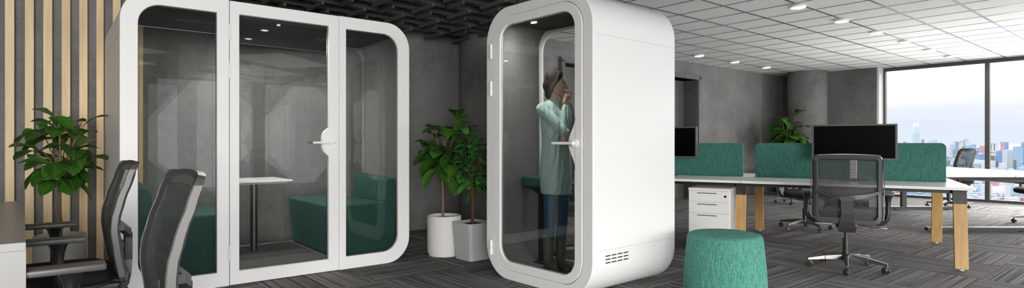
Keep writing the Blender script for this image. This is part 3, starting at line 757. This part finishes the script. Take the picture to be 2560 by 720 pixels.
# ---------------------------------------------------------------- office chair
def chair_proto():
    o = thing('office_chair', 'x', 'office chair')
    kids = []
    def part(b, name, m, **kw): q = b.build(name, m, o, **kw); kids.append(q); return q
    b = MB(); b.lathe([(0, .075), (.045, .075), (.05, .09), (.045, .125), (.034, .135), (0, .135)], n=24)
    for k in range(5):
        a = R_(-90 + 72 * k); d = Vector((math.cos(a), math.sin(a), 0)); s_ = Vector((-math.sin(a), math.cos(a), 0))
        def sec(r, w, z0, z1): return [d * r + s_ * -w + Vector((0, 0, z0)), d * r + s_ * w + Vector((0, 0, z0)), d * r + s_ * w * .7 + Vector((0, 0, z1)), d * r - s_ * w * .7 + Vector((0, 0, z1))]
        b.hull(sec(.03, .024, .078, .128), sec(.18, .018, .078, .115)); b.hull(sec(.18, .018, .078, .115), sec(.325, .014, .066, .088))
    part(b, 'base', M['graphite'], bevel=.003)
    for k in range(5):
        a = R_(-90 + 72 * k); c = Vector((math.cos(a), math.sin(a), 0)) * .310; ax = Vector((math.cos(a + .9), math.sin(a + .9), 0))
        b = MB()
        for s_ in (-1, 1): b.cyl(c + ax * (s_ * .007) + Vector((0, 0, .028)), c + ax * (s_ * .022) + Vector((0, 0, .028)), .028, .026, 20)
        b.cyl(c + Vector((0, 0, .03)), c + Vector((0, 0, .075)), .008, n=10); b.ell(c + Vector((0, 0, .038)), (.02, .02, .022), 12, 8)
        part(b, 'caster', M['charcoal'])
    b = MB(); b.cyl((0, 0, .11), (0, 0, .27), .031, n=24); b.cyl((0, 0, .27), (0, 0, .39), .019, n=20); part(b, 'gas_lift', M['darkmetal'])
    b = MB(); b.box((0, -.03, .405), (.17, .28, .05), None, .012); b.box((0, -.19, .385), (.10, .14, .05), None, .012); part(b, 'mechanism', M['charcoal'])
    b = MB(); b.tube([(.08, .02, .395), (.20, .0, .385), (.25, -.01, .383)], .005, 8); b.box((.275, -.015, .383), (.07, .022, .008), None, .003); part(b, 'lever', M['alu'])
    b = MB(); sq = lambda w, d0, d1, z, n=40: [((math.copysign(abs(math.cos(t_)) ** .5, math.cos(t_)) * w), (d0 + d1) / 2 + math.copysign(abs(math.sin(t_)) ** .5, math.sin(t_)) * (d1 - d0) / 2, z(math.cos(t_), math.sin(t_))) for t_ in [2 * math.pi * k / n for k in range(n)]]
    layers = [(.215, -.20, .235, .437), (.245, -.225, .265, .447), (.255, -.235, .275, .47), (.250, -.23, .268, .495), (.225, -.20, .24, .508), (.15, -.12, .16, .512)]
    rings = [[b.bm.verts.new(p) for p in sq(w, a_, c_, lambda cx_, sy_, z=z: z - .018 * max(0, sy_) ** 2)] for w, a_, c_, z in layers]
    for r0, r1 in zip(rings, rings[1:]):
        for k in range(40): b.face((r0[k], r0[(k + 1) % 40], r1[(k + 1) % 40], r1[k]))
    b.face(list(reversed(rings[0]))); b.face(rings[-1]); part(b, 'seat', M['blackfabric'], angle=60)
    b = MB(); b.slab([(p[0], p[1]) for p in sq(.235, -.215, .25, lambda a_, c_: 0)], .425, .445); part(b, 'seat_shell', M['charcoal'], bevel=.006)
    ys = [(.40, -.235), (.45, -.245), (.60, -.222), (.70, -.210), (.76, -.213), (.85, -.235), (.95, -.268), (1.05, -.30)]
    def by(z, x=0):
        for (z0, y0), (z1, y1) in zip(ys, ys[1:]):
            if z <= z1:
                t_ = (z - z0) / (z1 - z0); t_ = t_ * t_ * (3 - 2 * t_) * .5 + t_ * .5; y = y0 + (y1 - y0) * t_; break
        else: y = ys[-1][1]
        return y - .035 * (1 - min(1, abs(x) / .27) ** 2)
    hw = lambda z: .262 + .012 * math.sin(max(0, min(1, (z - .43) / .6)) * math.pi)
    lp = rloop(-1, .435, 1, 1.027, (.0,) * 4, 1)
    n1 = 12
    path = [(x * hw(z) / .27, z) for x, z in rloop(-.27, .43, .27, 1.027, (.075, .075, .05, .05), 8)]
    # densify straight runs
    dense = []
    for (a_, c_) in zip(path, path[1:] + path[:1]):
        k = max(1, int(math.hypot(c_[0] - a_[0], c_[1] - a_[1]) / .03))
        dense += [(a_[0] + (c_[0] - a_[0]) * i / k, a_[1] + (c_[1] - a_[1]) * i / k) for i in range(k)]
    b = MB(); K = len(dense); rings = []
    for i, (x, z) in enumerate(dense):
        xa, za = dense[i - 1]; xb, zb = dense[(i + 1) % K]; tx, tz = xb - xa, zb - za; l_ = math.hypot(tx, tz) or 1; nx, nz = tz / l_, -tx / l_
        w = .046 if abs(nx) > .5 else .036
        if z < .5: w = .05
        if z > 1.0: w = .048
        xi, zi = x - nx * w, z - nz * w
        y = by(z, x); yi = by(zi, xi)
        if z > .99:
            cr = .012 * (1 - (x / .27) ** 2); z += cr; zi += cr * .6
        rings.append([b.bm.verts.new(p) for p in ((x, y + .010, z), (x - nx * .006, y - .014, z - nz * .006), (xi + nx * .01, yi - .020, zi + nz * .01), (xi, yi - .004, zi), (xi + nx * .004, yi + .010, zi + nz * .004))])
    for i in range(K):
        r0, r1 = rings[i], rings[(i + 1) % K]
        for j in range(5): b.face((r0[j], r0[(j + 1) % 5], r1[(j + 1) % 5], r1[j]))
    part(b, 'back_frame', M['framegrey'], angle=50)
    for s_ in (-1, 1):
        b = MB(); rr = []
        for i in range(15):
            z = .475 + .525 * i / 14; x = s_ * (hw(z) - .001); y = by(z, x); xo = x + s_ * .006
            rr.append([b.bm.verts.new(p) for p in ((x, y + .012, z), (xo, y + .008, z), (xo, y - .016, z), (x, y - .018, z))])
        for r0, r1 in zip(rr, rr[1:]):
            for j in range(4): b.face((r0[j], r0[(j + 1) % 4], r1[(j + 1) % 4], r1[j]))
        b.face(list(reversed(rr[0]))); b.face(rr[-1]); part(b, 'side_rail', M['rail'], angle=50)
    b = MB(); g_ = []
    for i in range(25):
        z = .450 + (1.030 - .450) * i / 24; row = []
        for j in range(17):
            x = (-1 + 2 * j / 16) * (hw(z) - .012 - .03 * max(0, (.50 - z) / .05)); row.append(b.bm.verts.new((x, by(z, x) + .013, z + (.010 * (1 - (x / .27) ** 2) if i == 24 else 0))))
        g_.append(row)
    for r0, r1 in zip(g_, g_[1:]):
        for j in range(16): b.face((r0[j], r0[j + 1], r1[j + 1], r1[j]))
    part(b, 'back_mesh', M['mesh'], angle=180)
    b = MB(); cb = []
    for i in range(13):
        x = -.25 + .5 * i / 12; z = .668 + .05 * (x / .25) ** 2; y = by(z, x) - .030 - .02 * (1 - (x / .25) ** 2)
        hgt = .024 - .006 * abs(x / .25)
        cb.append([b.bm.verts.new(p) for p in ((x, y + .012, z - hgt), (x, y - .012, z - hgt * .9), (x, y - .012, z + hgt * .6), (x, y + .012, z + hgt * .7))])
    for r0, r1 in zip(cb, cb[1:]):
        for j in range(4): b.face((r0[j], r0[(j + 1) % 4], r1[(j + 1) % 4], r1[j]))
    b.face(list(reversed(cb[0]))); b.face(cb[-1])
    for (z0, w0, y0), (z1, w1, y1) in zip([(.665, .062, -.295), (.635, .044, -.298), (.52, .042, -.298), (.45, .055, -.292), (.40, .070, -.28), (.365, .066, -.26)], [(.635, .044, -.298), (.52, .042, -.298), (.45, .055, -.292), (.40, .070, -.28), (.365, .066, -.26), (.36, .05, -.25)]):
        b.hull([(-w0, y0 - .016, z0), (w0, y0 - .016, z0), (w0 * .9, y0 + .016, z0), (-w0 * .9, y0 + .016, z0)], [(-w1, y1 - .016, z1), (w1, y1 - .016, z1), (w1 * .9, y1 + .016, z1), (-w1 * .9, y1 + .016, z1)])
    b.box((0, -.24, .385), (.09, .08, .045), None, .01)
    part(b, 'back_bracket', M['charcoal'], angle=30)
    b = MB()
    for s_ in (-1, 1):
        for k in range(4):
            w, h = .058 - .013 * k, .034 - .008 * k; c = (s_ * .105, .605)
            b.ring(rloop(c[0] - w, c[1] - h, c[0] + w, c[1] + h, (.012,) * 4, 3), rloop(c[0] - w + .005, c[1] - h + .005, c[0] + w - .005, c[1] + h - .005, (.008,) * 4, 3), -.262 - .003 * k, -.250)
        b.bb((s_ * .105 - .058, -.252, .571), (s_ * .105 + .058, -.247, .639))
    b.bb((-.06, -.27, .598), (.06, -.255, .612)); part(b, 'lumbar_pad', M['black'], angle=30)
    for s_ in (-1, 1):
        b = MB(); b.box((s_ * .318, .03, .687), (.085, .26, .026), None, .007, 3); part(b, 'arm_pad', M['framegrey'])
        b = MB(); pts = [(s_ * .19, .0, .415), (s_ * .26, .0, .418), (s_ * .295, .0, .435), (s_ * .312, .0, .47), (s_ * .318, .0, .52), (s_ * .318, .0, .60), (s_ * .318, .0, .635), (s_ * .318, .0, .658), (s_ * .318, .0, .676)]
        b.tube(pts, [.017, .018, .019, .020, .020, .021, .025, .032, .041], 16, up=(0, 1, 0)); part(b, 'arm_post', M['darkmetal'], angle=60)
    KIDS[o.name] = kids
    return o
proto = chair_proto()
DD = Vector((math.cos(R_(-30)), math.sin(R_(-30)), 0)); DP = Vector((.5, math.cos(R_(-30)), 0)); DA = R_(-30)
KC = Vector((4.07, 5.05, 0))
def desk(L, p, z=0): return KC - DD * L + DP * p + Vector((0, 0, z))
chairs = [
    (Vector((3.02, 5.205, 0)), DA + R_(1), 'black mesh office chair seen from behind at the white bench desk, wide monitor above it'),
    (Vector((-2.267, 2.866, 0)), RA + H90, 'black mesh office chair at left, the farther of two before the meeting pod'),
    (Vector((-1.358, 1.795, 0)), RA + H90, 'black mesh office chair at left, nearest to the camera, overlapping the pod glass'),
    (desk(1.45, 2.10), DA + R_(180), 'office chair mostly hidden on the far side of the bench desk'),
    (Vector((5.28, 10.8, 0)), R_(40), 'distant office chair whose star base shows under the bench desk'),
    (Vector((7.62, 10.05, 0)), R_(78), 'black mesh office chair by the window, right of the teal screen'),
    (Vector((7.42, 8.05, 0)), R_(95), 'office chair cut off at the right edge with black seat under the window table'),
    (desk(2.95, -.40), DA + R_(12), 'office chair partly seen through the phone booth glass'),
]
for i, (loc, rz, lab) in enumerate(chairs):
    o = proto if i == 0 else copy_tree(proto)
    place(o, loc, rz); tag(o, lab, 'office chair', 'black mesh office chairs')
sd = [c for c in KIDS[proto.name] if c.name.startswith('seat') and 'shell' not in c.name][0]
sd.data = sd.data.copy(); sd.data.materials.clear(); sd.data.materials.append(M['greenfabric'])

# ---------------------------------------------------------------- bench desk with screens and monitors
bd = thing('bench_desk', 'long white bench desk on splayed wooden legs with teal screens on top', 'desk', desk(0, 0), DA)
DZ = .737
for (a, c) in ((0, 1.937), (1.943, 3.88)):
    for (p0, p1) in ((0, .80), (.87, 1.67)):
        b = MB(); b.bb((-c, p0, DZ - .026), (-a, p1, DZ), .002); b.build('desktop', M['white2'], bd, smooth=False)
b = MB()
for p_ in (.16, 1.48): b.bb((-3.80, p_, DZ - .066), (-.08, p_ + .04, DZ - .027))
b.bb((-3.86, .803, DZ - .04), (-.02, .867, DZ - .006))
for L in (.10, 1.95, 3.78): b.bb((-L - .04, .12, DZ - .066), (-L + .04, 1.55, DZ - .027))
b.build('underframe', M['black'], bd, smooth=False)
for L in (.10, 1.95, 3.78):
    for s_, y0, yt in ((1, .02, .13), (-1, 1.65, 1.54)):
        def sec(z, y, w=.05, d=.021): return [(-L - w, y - d, z), (-L + w, y - d, z), (-L + w, y + d, z), (-L - w, y + d, z)]
        yy = lambda z: y0 + (yt - y0) * z / .71
        b = MB(); b.hull(sec(.012, yy(.012)), sec(.585, yy(.585))); leg = b.build('leg', M['oak'], bd, smooth=False, bevel=.004)
        b = MB(); b.hull(sec(.585, yy(.585), .0505, .0215), sec(.711, yy(.711), .0505, .0215)); b.build('leg_bracket', M['black'], leg, smooth=False)
        b = MB(); b.lathe([(0, 0), (.02, 0), (.02, .008), (.008, .013), (0, .013)], n=16); f = b.build('glide_foot', M['rubber'], leg); f.location = (-L, y0, 0)
def privacy(label, L0, L1):
    b = MB(); b.plate(rloop(-L1, DZ, -L0, 1.132, (.004, .004, .05, .05), 8), .818, .852); o = b.build('privacy_screen', M['screenfab'], None, bevel=.008)
    place(o, KC, DA); tag(o, label, 'desk screen', 'teal desk screens')
privacy('long teal fabric screen on the bench desk behind the wide monitor', .11, 1.90)
privacy('teal fabric screen on the bench desk next to the phone booth', 2.035, 3.82)
def monitor(label, L):
    o = thing('monitor', label, 'monitor', desk(L, .58, DZ), DA)
    b = MB(); b.plate(rloop(-.385, .22, .385, .59, (.008,) * 4, 4), -.01, .022); b.bb((-.25, .02, .28), (.25, .045, .52), .01); b.build('housing', M['bezel'], o, smooth=False, bevel=.003)
    b = MB(); b.bb((-.365, -.0118, .238), (.365, -.008, .574)); b.build('screen', M['screen'], o, smooth=False)
    b = MB(); b.bb((-.035, .045, .012), (.035, .07, .46), .006); b.build('neck', M['alu'], o, smooth=False)
    b = MB(); b.bb((-.13, -.09, 0), (.13, .10, .012), .004); b.build('foot', M['bezel'], o, smooth=False)
monitor('wide black monitor on the bench desk above the office chair back', .92)
monitor('black monitor edge showing beside the phone booth, before the doorway', 2.895)
# pedestal
pd = thing('drawer_pedestal', 'white three-drawer pedestal under the bench desk beside the booth', 'drawer cabinet', desk(2.445, -.135), DA)
b = MB(); b.bb((0, .02, .05), (.42, .52, .63), .003); b.bb((-.002, .0, .63), (.422, .522, .655), .003); b.build('cabinet_body', M['white2'], pd, smooth=False)
for z0, z1 in ((.512, .626), (.396, .508), (.055, .392)):
    b = MB(); b.bb((.004, .0, z0), (.416, .021, z1), .002); dr = b.build('drawer', M['white2'], pd, smooth=False)
    b = MB(); b.bb((.09, -.004, z1 - .026), (.29, .001, z1 - .018), .002); b.build('pull', M['darkmetal'], dr, smooth=False)
b = MB(); b.cyl((.375, .0, .575), (.375, -.004, .575), .013); b.build('lock', M['darkmetal'], pd)
for x in (.05, .37):
    for y in (.07, .46):
        b = MB(); b.cyl((x - .012, y, .025), (x + .012, y, .025), .025); b.cyl((x, y, .03), (x, y, .05), .01, n=10); b.build('caster', M['black'], pd)

# ---------------------------------------------------------------- window table
wt = thing('window_table', 'white meeting table with grey steel frame in front of the windows', 'table', (5.1, 7.05, 0), 0)
b = MB(); b.bb((0, 0, .712), (1.06, 3.1, .737), .003); b.bb((1.068, 0, .712), (2.13, 3.1, .737), .003); b.build('table_top', M['white2'], wt, smooth=False)
for y in (.32, 2.75):
    b = MB(); b.bb((.2, y - .035, .012), (2.5, y + .035, .058), .006); b.build('foot_bar', M['darkmetal'], wt, smooth=False)
    b = MB(); b.hull([(.10, y - .03, .70), (2.1, y - .03, .70), (2.1, y + .03, .70), (.10, y + .03, .70)], [(.10, y - .03, .711), (2.1, y - .03, .711), (2.1, y + .03, .711), (.10, y + .03, .711)])
    b.hull([(1.2, y - .03, .63), (1.9, y - .03, .63), (1.9, y + .03, .63), (1.2, y + .03, .63)], [(.12, y - .03, .70), (2.1, y - .03, .70), (2.1, y + .03, .70), (.12, y + .03, .70)]); b.build('support_beam', M['sill'], wt, smooth=False)
    b = MB(); b.bb((1.52, y - .03, .05), (1.60, y + .03, .64), .004); b.build('leg', M['sill'], wt, smooth=False)
    for x in (.3, 1.42, 2.3):
        b = MB(); b.cyl((x, y, 0), (x, y, .013), .022, n=14); b.build('glide_foot', M['black'], wt)
b = MB(); b.bb((1.54, .3, .60), (1.58, 2.77, .66)); b.build('stretcher', M['sill'], wt, smooth=False)

# ---------------------------------------------------------------- pouf
k = (1811.5 - CX) / F; pf = Vector((k * 4.33, 4.33, 0))
b = MB(); b.lathe([(0, 0), (.285, 0), (.300, .012), (.302, .03), (.290, .22), (.272, .405), (.268, .43), (.258, .446), (.240, .453), (.12, .456), (0, .456)], n=72)
o = b.build('pouf', M['pouf'], None, angle=60); o.location = pf; tag(o, 'round teal fabric pouf on the carpet in front of the white pedestal', 'pouf')

# ---------------------------------------------------------------- desk at the left edge
ld = thing('desk', 'pale grey desk at the left edge with two black chairs pulled up to it', 'desk', (-1.620, 1.920, 0), RA + .0155)
b = MB(); b.bb((-.85, 0, .772), (0, 1.81, .80), .0015); b.build('desktop', M['grey_box'], ld, smooth=False)
for y in (.0, 1.78):
    b = MB(); b.bb((-.85, y, 0), (0, y + .026, .7718)); b.build('gable_panel', M['grey_box'], ld, smooth=False)
b = MB(); b.bb((-.80, .03, .42), (-.775, 1.778, .77)); b.build('modesty_panel', M['grey_box'], ld, smooth=False)

# ---------------------------------------------------------------- city beyond the windows
GZ = -100.0
CM = [mat('city_white', (0.120, 0.120, 0.132), .8), mat('city_blue', (0.030, 0.054, 0.102), .6), mat('city_pale_blue', (0.066, 0.093, 0.126), .6), mat('city_pink', (0.108, 0.057, 0.069), .8), mat('city_slate', (0.042, 0.054, 0.078), .8), mat('city_green', (0.030, 0.048, 0.036), .9)]  # distance haze is mixed into these pale, bluish colours
def tower_mat(name, c0, c1, vert):
    m = mat(name, c0, .5); n = N(m); tc = n.n('ShaderNodeTexCoord'); sx = n.n('ShaderNodeSeparateXYZ'); n.l(tc.outputs['Object'], sx.inputs[0])
    f = n.math('FRACT', n.math('MULTIPLY', n.math('ADD', sx.outputs[0], n.math('MULTIPLY', sx.outputs[1], .7)) if vert else sx.outputs[2], .22 if vert else .16))
    n.color(n.ramp(n.math('GREATER_THAN', f, .5), [(.0, c0), (1, c1)])); return m
TM = {'pale': tower_mat('pale_glass_tower', (0.078, 0.099, 0.120), (0.093, 0.111, 0.129), False), 'blue': tower_mat('blue_glass_tower', (0.015, 0.039, 0.084), (0.027, 0.057, 0.105), False),
      'stripe': tower_mat('striped_white_tower', (0.126, 0.129, 0.135), (0.054, 0.072, 0.108), True), 'sky': tower_mat('sky_blue_tower', (0.036, 0.069, 0.108), (0.054, 0.087, 0.123), False)}  # tower colours paled and blued to carry the haze
o = MB(); o.bb((-3000, 400, GZ - 5), (16000, 14000, GZ)); o = o.build('city_ground', mat('haze_tinted_ground', (0.060, 0.069, 0.081), 1.0, spec=0), smooth=False); struct(o)  # haze is painted into the ground colour
towers = [(2281, 2299, 308, 3000, 'pale', 'tapered pale glass skyscraper, tallest on the skyline'), (2328, 2341, 349, 3200, 'pale', 'small pale tower right of the tall tapered skyscraper'),
          (2417, 2434, 363, 2200, 'sky', 'blue tower behind the window chair'), (2446, 2460, 385, 2100, 'blue', 'dark blue tower just left of the window mullion'),
          (2366, 2371, 392, 2300, 'blue', 'sliver of blue tower right beside the teal screen'), (2474, 2480, 389, 2300, 'blue', 'narrow blue tower just right of the window mullion'), (2480, 2491, 398, 2500, 'stripe', 'low white tower block right of the window mullion'),
          (2492, 2505, 377, 2000, 'blue', 'blue tower with pale edge left of the white striped tower'), (2510, 2530, 374, 1900, 'stripe', 'white tower with vertical stripes'),
          (2536, 2553, 366, 1850, 'sky', 'tall sky-blue tower right of the white striped tower'), (2557, 2575, 356, 1900, 'blue', 'blue tower at the right edge of the picture'), (2424, 2446, 408, 1700, 'sky', 'low wide light-blue block behind the window chair'), (2436, 2447, 402, 2400, 'stripe', 'low pale block between the two blue towers left of the mullion')]
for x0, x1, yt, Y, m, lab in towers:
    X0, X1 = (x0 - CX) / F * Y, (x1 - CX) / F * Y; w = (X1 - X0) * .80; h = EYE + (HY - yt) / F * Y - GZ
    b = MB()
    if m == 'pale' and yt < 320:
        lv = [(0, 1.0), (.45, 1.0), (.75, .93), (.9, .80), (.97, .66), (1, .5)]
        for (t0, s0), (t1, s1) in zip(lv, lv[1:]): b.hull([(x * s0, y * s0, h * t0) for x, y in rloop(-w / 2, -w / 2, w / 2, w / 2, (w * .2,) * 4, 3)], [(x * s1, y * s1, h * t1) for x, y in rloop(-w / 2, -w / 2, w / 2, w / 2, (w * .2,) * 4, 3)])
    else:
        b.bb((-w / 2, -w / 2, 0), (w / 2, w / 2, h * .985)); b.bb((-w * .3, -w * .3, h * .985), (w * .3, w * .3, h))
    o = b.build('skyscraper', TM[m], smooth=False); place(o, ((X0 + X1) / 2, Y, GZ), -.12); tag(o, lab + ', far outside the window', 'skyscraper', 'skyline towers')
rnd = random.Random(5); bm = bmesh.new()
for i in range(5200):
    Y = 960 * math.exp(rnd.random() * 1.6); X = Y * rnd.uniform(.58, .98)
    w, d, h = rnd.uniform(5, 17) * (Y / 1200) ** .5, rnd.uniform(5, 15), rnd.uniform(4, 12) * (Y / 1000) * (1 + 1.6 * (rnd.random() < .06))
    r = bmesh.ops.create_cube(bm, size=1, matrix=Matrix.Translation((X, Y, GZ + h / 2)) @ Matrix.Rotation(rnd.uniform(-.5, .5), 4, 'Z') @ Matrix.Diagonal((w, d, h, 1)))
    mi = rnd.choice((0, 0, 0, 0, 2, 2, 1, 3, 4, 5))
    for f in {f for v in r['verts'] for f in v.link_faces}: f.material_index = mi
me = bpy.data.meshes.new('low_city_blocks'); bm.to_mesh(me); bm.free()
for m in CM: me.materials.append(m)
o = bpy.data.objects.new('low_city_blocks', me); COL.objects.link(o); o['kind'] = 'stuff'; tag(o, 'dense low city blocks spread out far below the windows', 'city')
b = MB(); b.lathe([(0, 22), (16, 21), (30, 16), (38, 8), (40, 0)], n=40); o = b.build('domed_hall', CM[3]); c = floor_pt(2508, 498); o.location = ((2508 - CX) / F * 1060, 1060, GZ); tag(o, 'low pink dome among the city blocks outside the window', 'building')
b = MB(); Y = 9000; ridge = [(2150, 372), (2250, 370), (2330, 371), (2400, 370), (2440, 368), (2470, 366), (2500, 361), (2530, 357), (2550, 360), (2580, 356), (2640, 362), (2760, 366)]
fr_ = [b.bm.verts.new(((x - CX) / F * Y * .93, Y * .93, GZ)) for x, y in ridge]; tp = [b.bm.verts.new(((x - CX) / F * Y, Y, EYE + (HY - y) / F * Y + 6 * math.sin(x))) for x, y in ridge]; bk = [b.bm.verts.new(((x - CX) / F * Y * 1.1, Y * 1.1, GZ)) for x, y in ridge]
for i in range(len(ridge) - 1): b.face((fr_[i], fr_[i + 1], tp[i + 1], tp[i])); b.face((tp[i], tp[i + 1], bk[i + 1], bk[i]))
struct(b.build('hills', mat('haze_tinted_hills', (.088, .106, .138), 1.0, spec=0)))  # blue distance haze painted into the hill colour

# ---------------------------------------------------------------- sky
w = bpy.data.worlds.new('sky'); sc.world = w; w.use_nodes = True; t = w.node_tree; n = N(w); bg = t.nodes['Background']
tc = n.n('ShaderNodeTexCoord'); sx = n.n('ShaderNodeSeparateXYZ'); n.l(tc.outputs['Generated'], sx.inputs[0])
z = sx.outputs[2]
mp = n.n('ShaderNodeMapping'); n.l(tc.outputs['Generated'], mp.inputs[0]); mp.inputs['Scale'].default_value = (3, 3, 26)
cl = n.noise(mp.outputs[0], 1.6, 5, .6)
zz = n.math('ADD', z, n.math('MULTIPLY', n.math('SUBTRACT', cl, .5), .07))
colr = n.ramp(zz, [(.0, (.80, .865, .975)), (.03, (.755, .83, .965)), (.055, (.87, .905, .98)), (.078, (1.0, 1.0, 1.0)), (.16, (1, 1, 1)), (1, (.9, .95, 1))])
stn = n.ramp(z, [(0, (.1015,) * 3), (.05, (.104,) * 3), (.09, (.125,) * 3), (.20, (.35,) * 3), (1, (.38,) * 3)])
n.l(colr, bg.inputs['Color']); n.l(n.math('MULTIPLY', n.math('MULTIPLY', stn, stn), 95.0), bg.inputs['Strength'])

# ---------------------------------------------------------------- lamps added out of view, behind the camera and along the right
def fill_light(name, loc, dir_, sx_, sy_, rad, col=(1, .985, .96)):
    l = bpy.data.lights.new(name, 'AREA'); l.shape = 'RECTANGLE'; l.size = sx_; l.size_y = sy_; l.energy = rad * math.pi * sx_ * sy_; l.color = col
    o = bpy.data.objects.new(name, l); COL.objects.link(o); o.location = loc; o.rotation_euler = dir_.to_track_quat('-Z', 'Z').to_euler(); return o
for i, (a, c) in enumerate(openings): fill_light('rear_fill', uv((a + c) / 2, VR - .1, 1.4), V, c - a, 2.5, (10, 36, 16, 16, 3, 3)[i])  # added key lamps, strength set per opening to light pod and booth
for a, c in soft_openings: fill_light('dim_rear_fill', uv((a + c) / 2, VR - .1, 1.4), V, c - a, 2.5, 1.6)  # added weak lamps: frontal fill and reflected haze
fill_light('side_fill', uv(WINU - .2, 1.0, 1.4), -U, 1.8, 2.5, 20.0)  # added lamp just out of frame, brightens the ceiling and window side
for row in rows[:1]:
    for px, py in row:
        y = F * (CEIL - .02 - EYE) / (HY - py); l = bpy.data.lights.new('ceiling_lamp', 'AREA'); l.shape = 'DISK'; l.size = .18; l.energy = 5.5; l.color = (1, .97, .92)
        o = bpy.data.objects.new('ceiling_lamp', l); COL.objects.link(o); o.location = ((px - CX) / F * y, y, CEIL - .045)
for y in (.425, .96):
    l = bpy.data.lights.new('pod_downlight', 'AREA'); l.shape = 'DISK'; l.size = .05; l.energy = 10; l.color = (1, .96, .9)
    o = bpy.data.objects.new('pod_downlight', l); COL.objects.link(o); o.location = pod.matrix_basis @ Vector((1.105, y, 2.126))

l = bpy.data.lights.new('booth_fill', 'AREA'); l.shape = 'DISK'; l.size = .06; l.energy = 8; l.color = (1, .97, .92)  # added lamp, lifts the lining and the woman
o = bpy.data.objects.new('booth_fill', l); COL.objects.link(o); o.location = BM @ Vector((.42, .30, 2.128))
# overhead fill lamps added above the unseen office behind the camera
for i in range(5):
    for j in range(3): fill_light('ceiling_fill', uv(-5.2 + i * 2.9, -5.4 + j * 1.9, CEIL - .02), Vector((0, 0, -1)), 1.8, 1.2, 9.0 if i < 2 else 1.2)
vs = sc.view_settings; vs.view_transform = 'Standard'; vs.look = 'None'; vs.exposure = .08; vs.gamma = 1; vs.use_curve_mapping = False
sc.cycles.use_denoising = True; sc.cycles.use_adaptive_sampling = False
sc.cycles.max_bounces = 10; sc.cycles.transparent_max_bounces = 24; sc.cycles.transmission_bounces = 10; sc.cycles.diffuse_bounces = 5; sc.cycles.glossy_bounces = 5
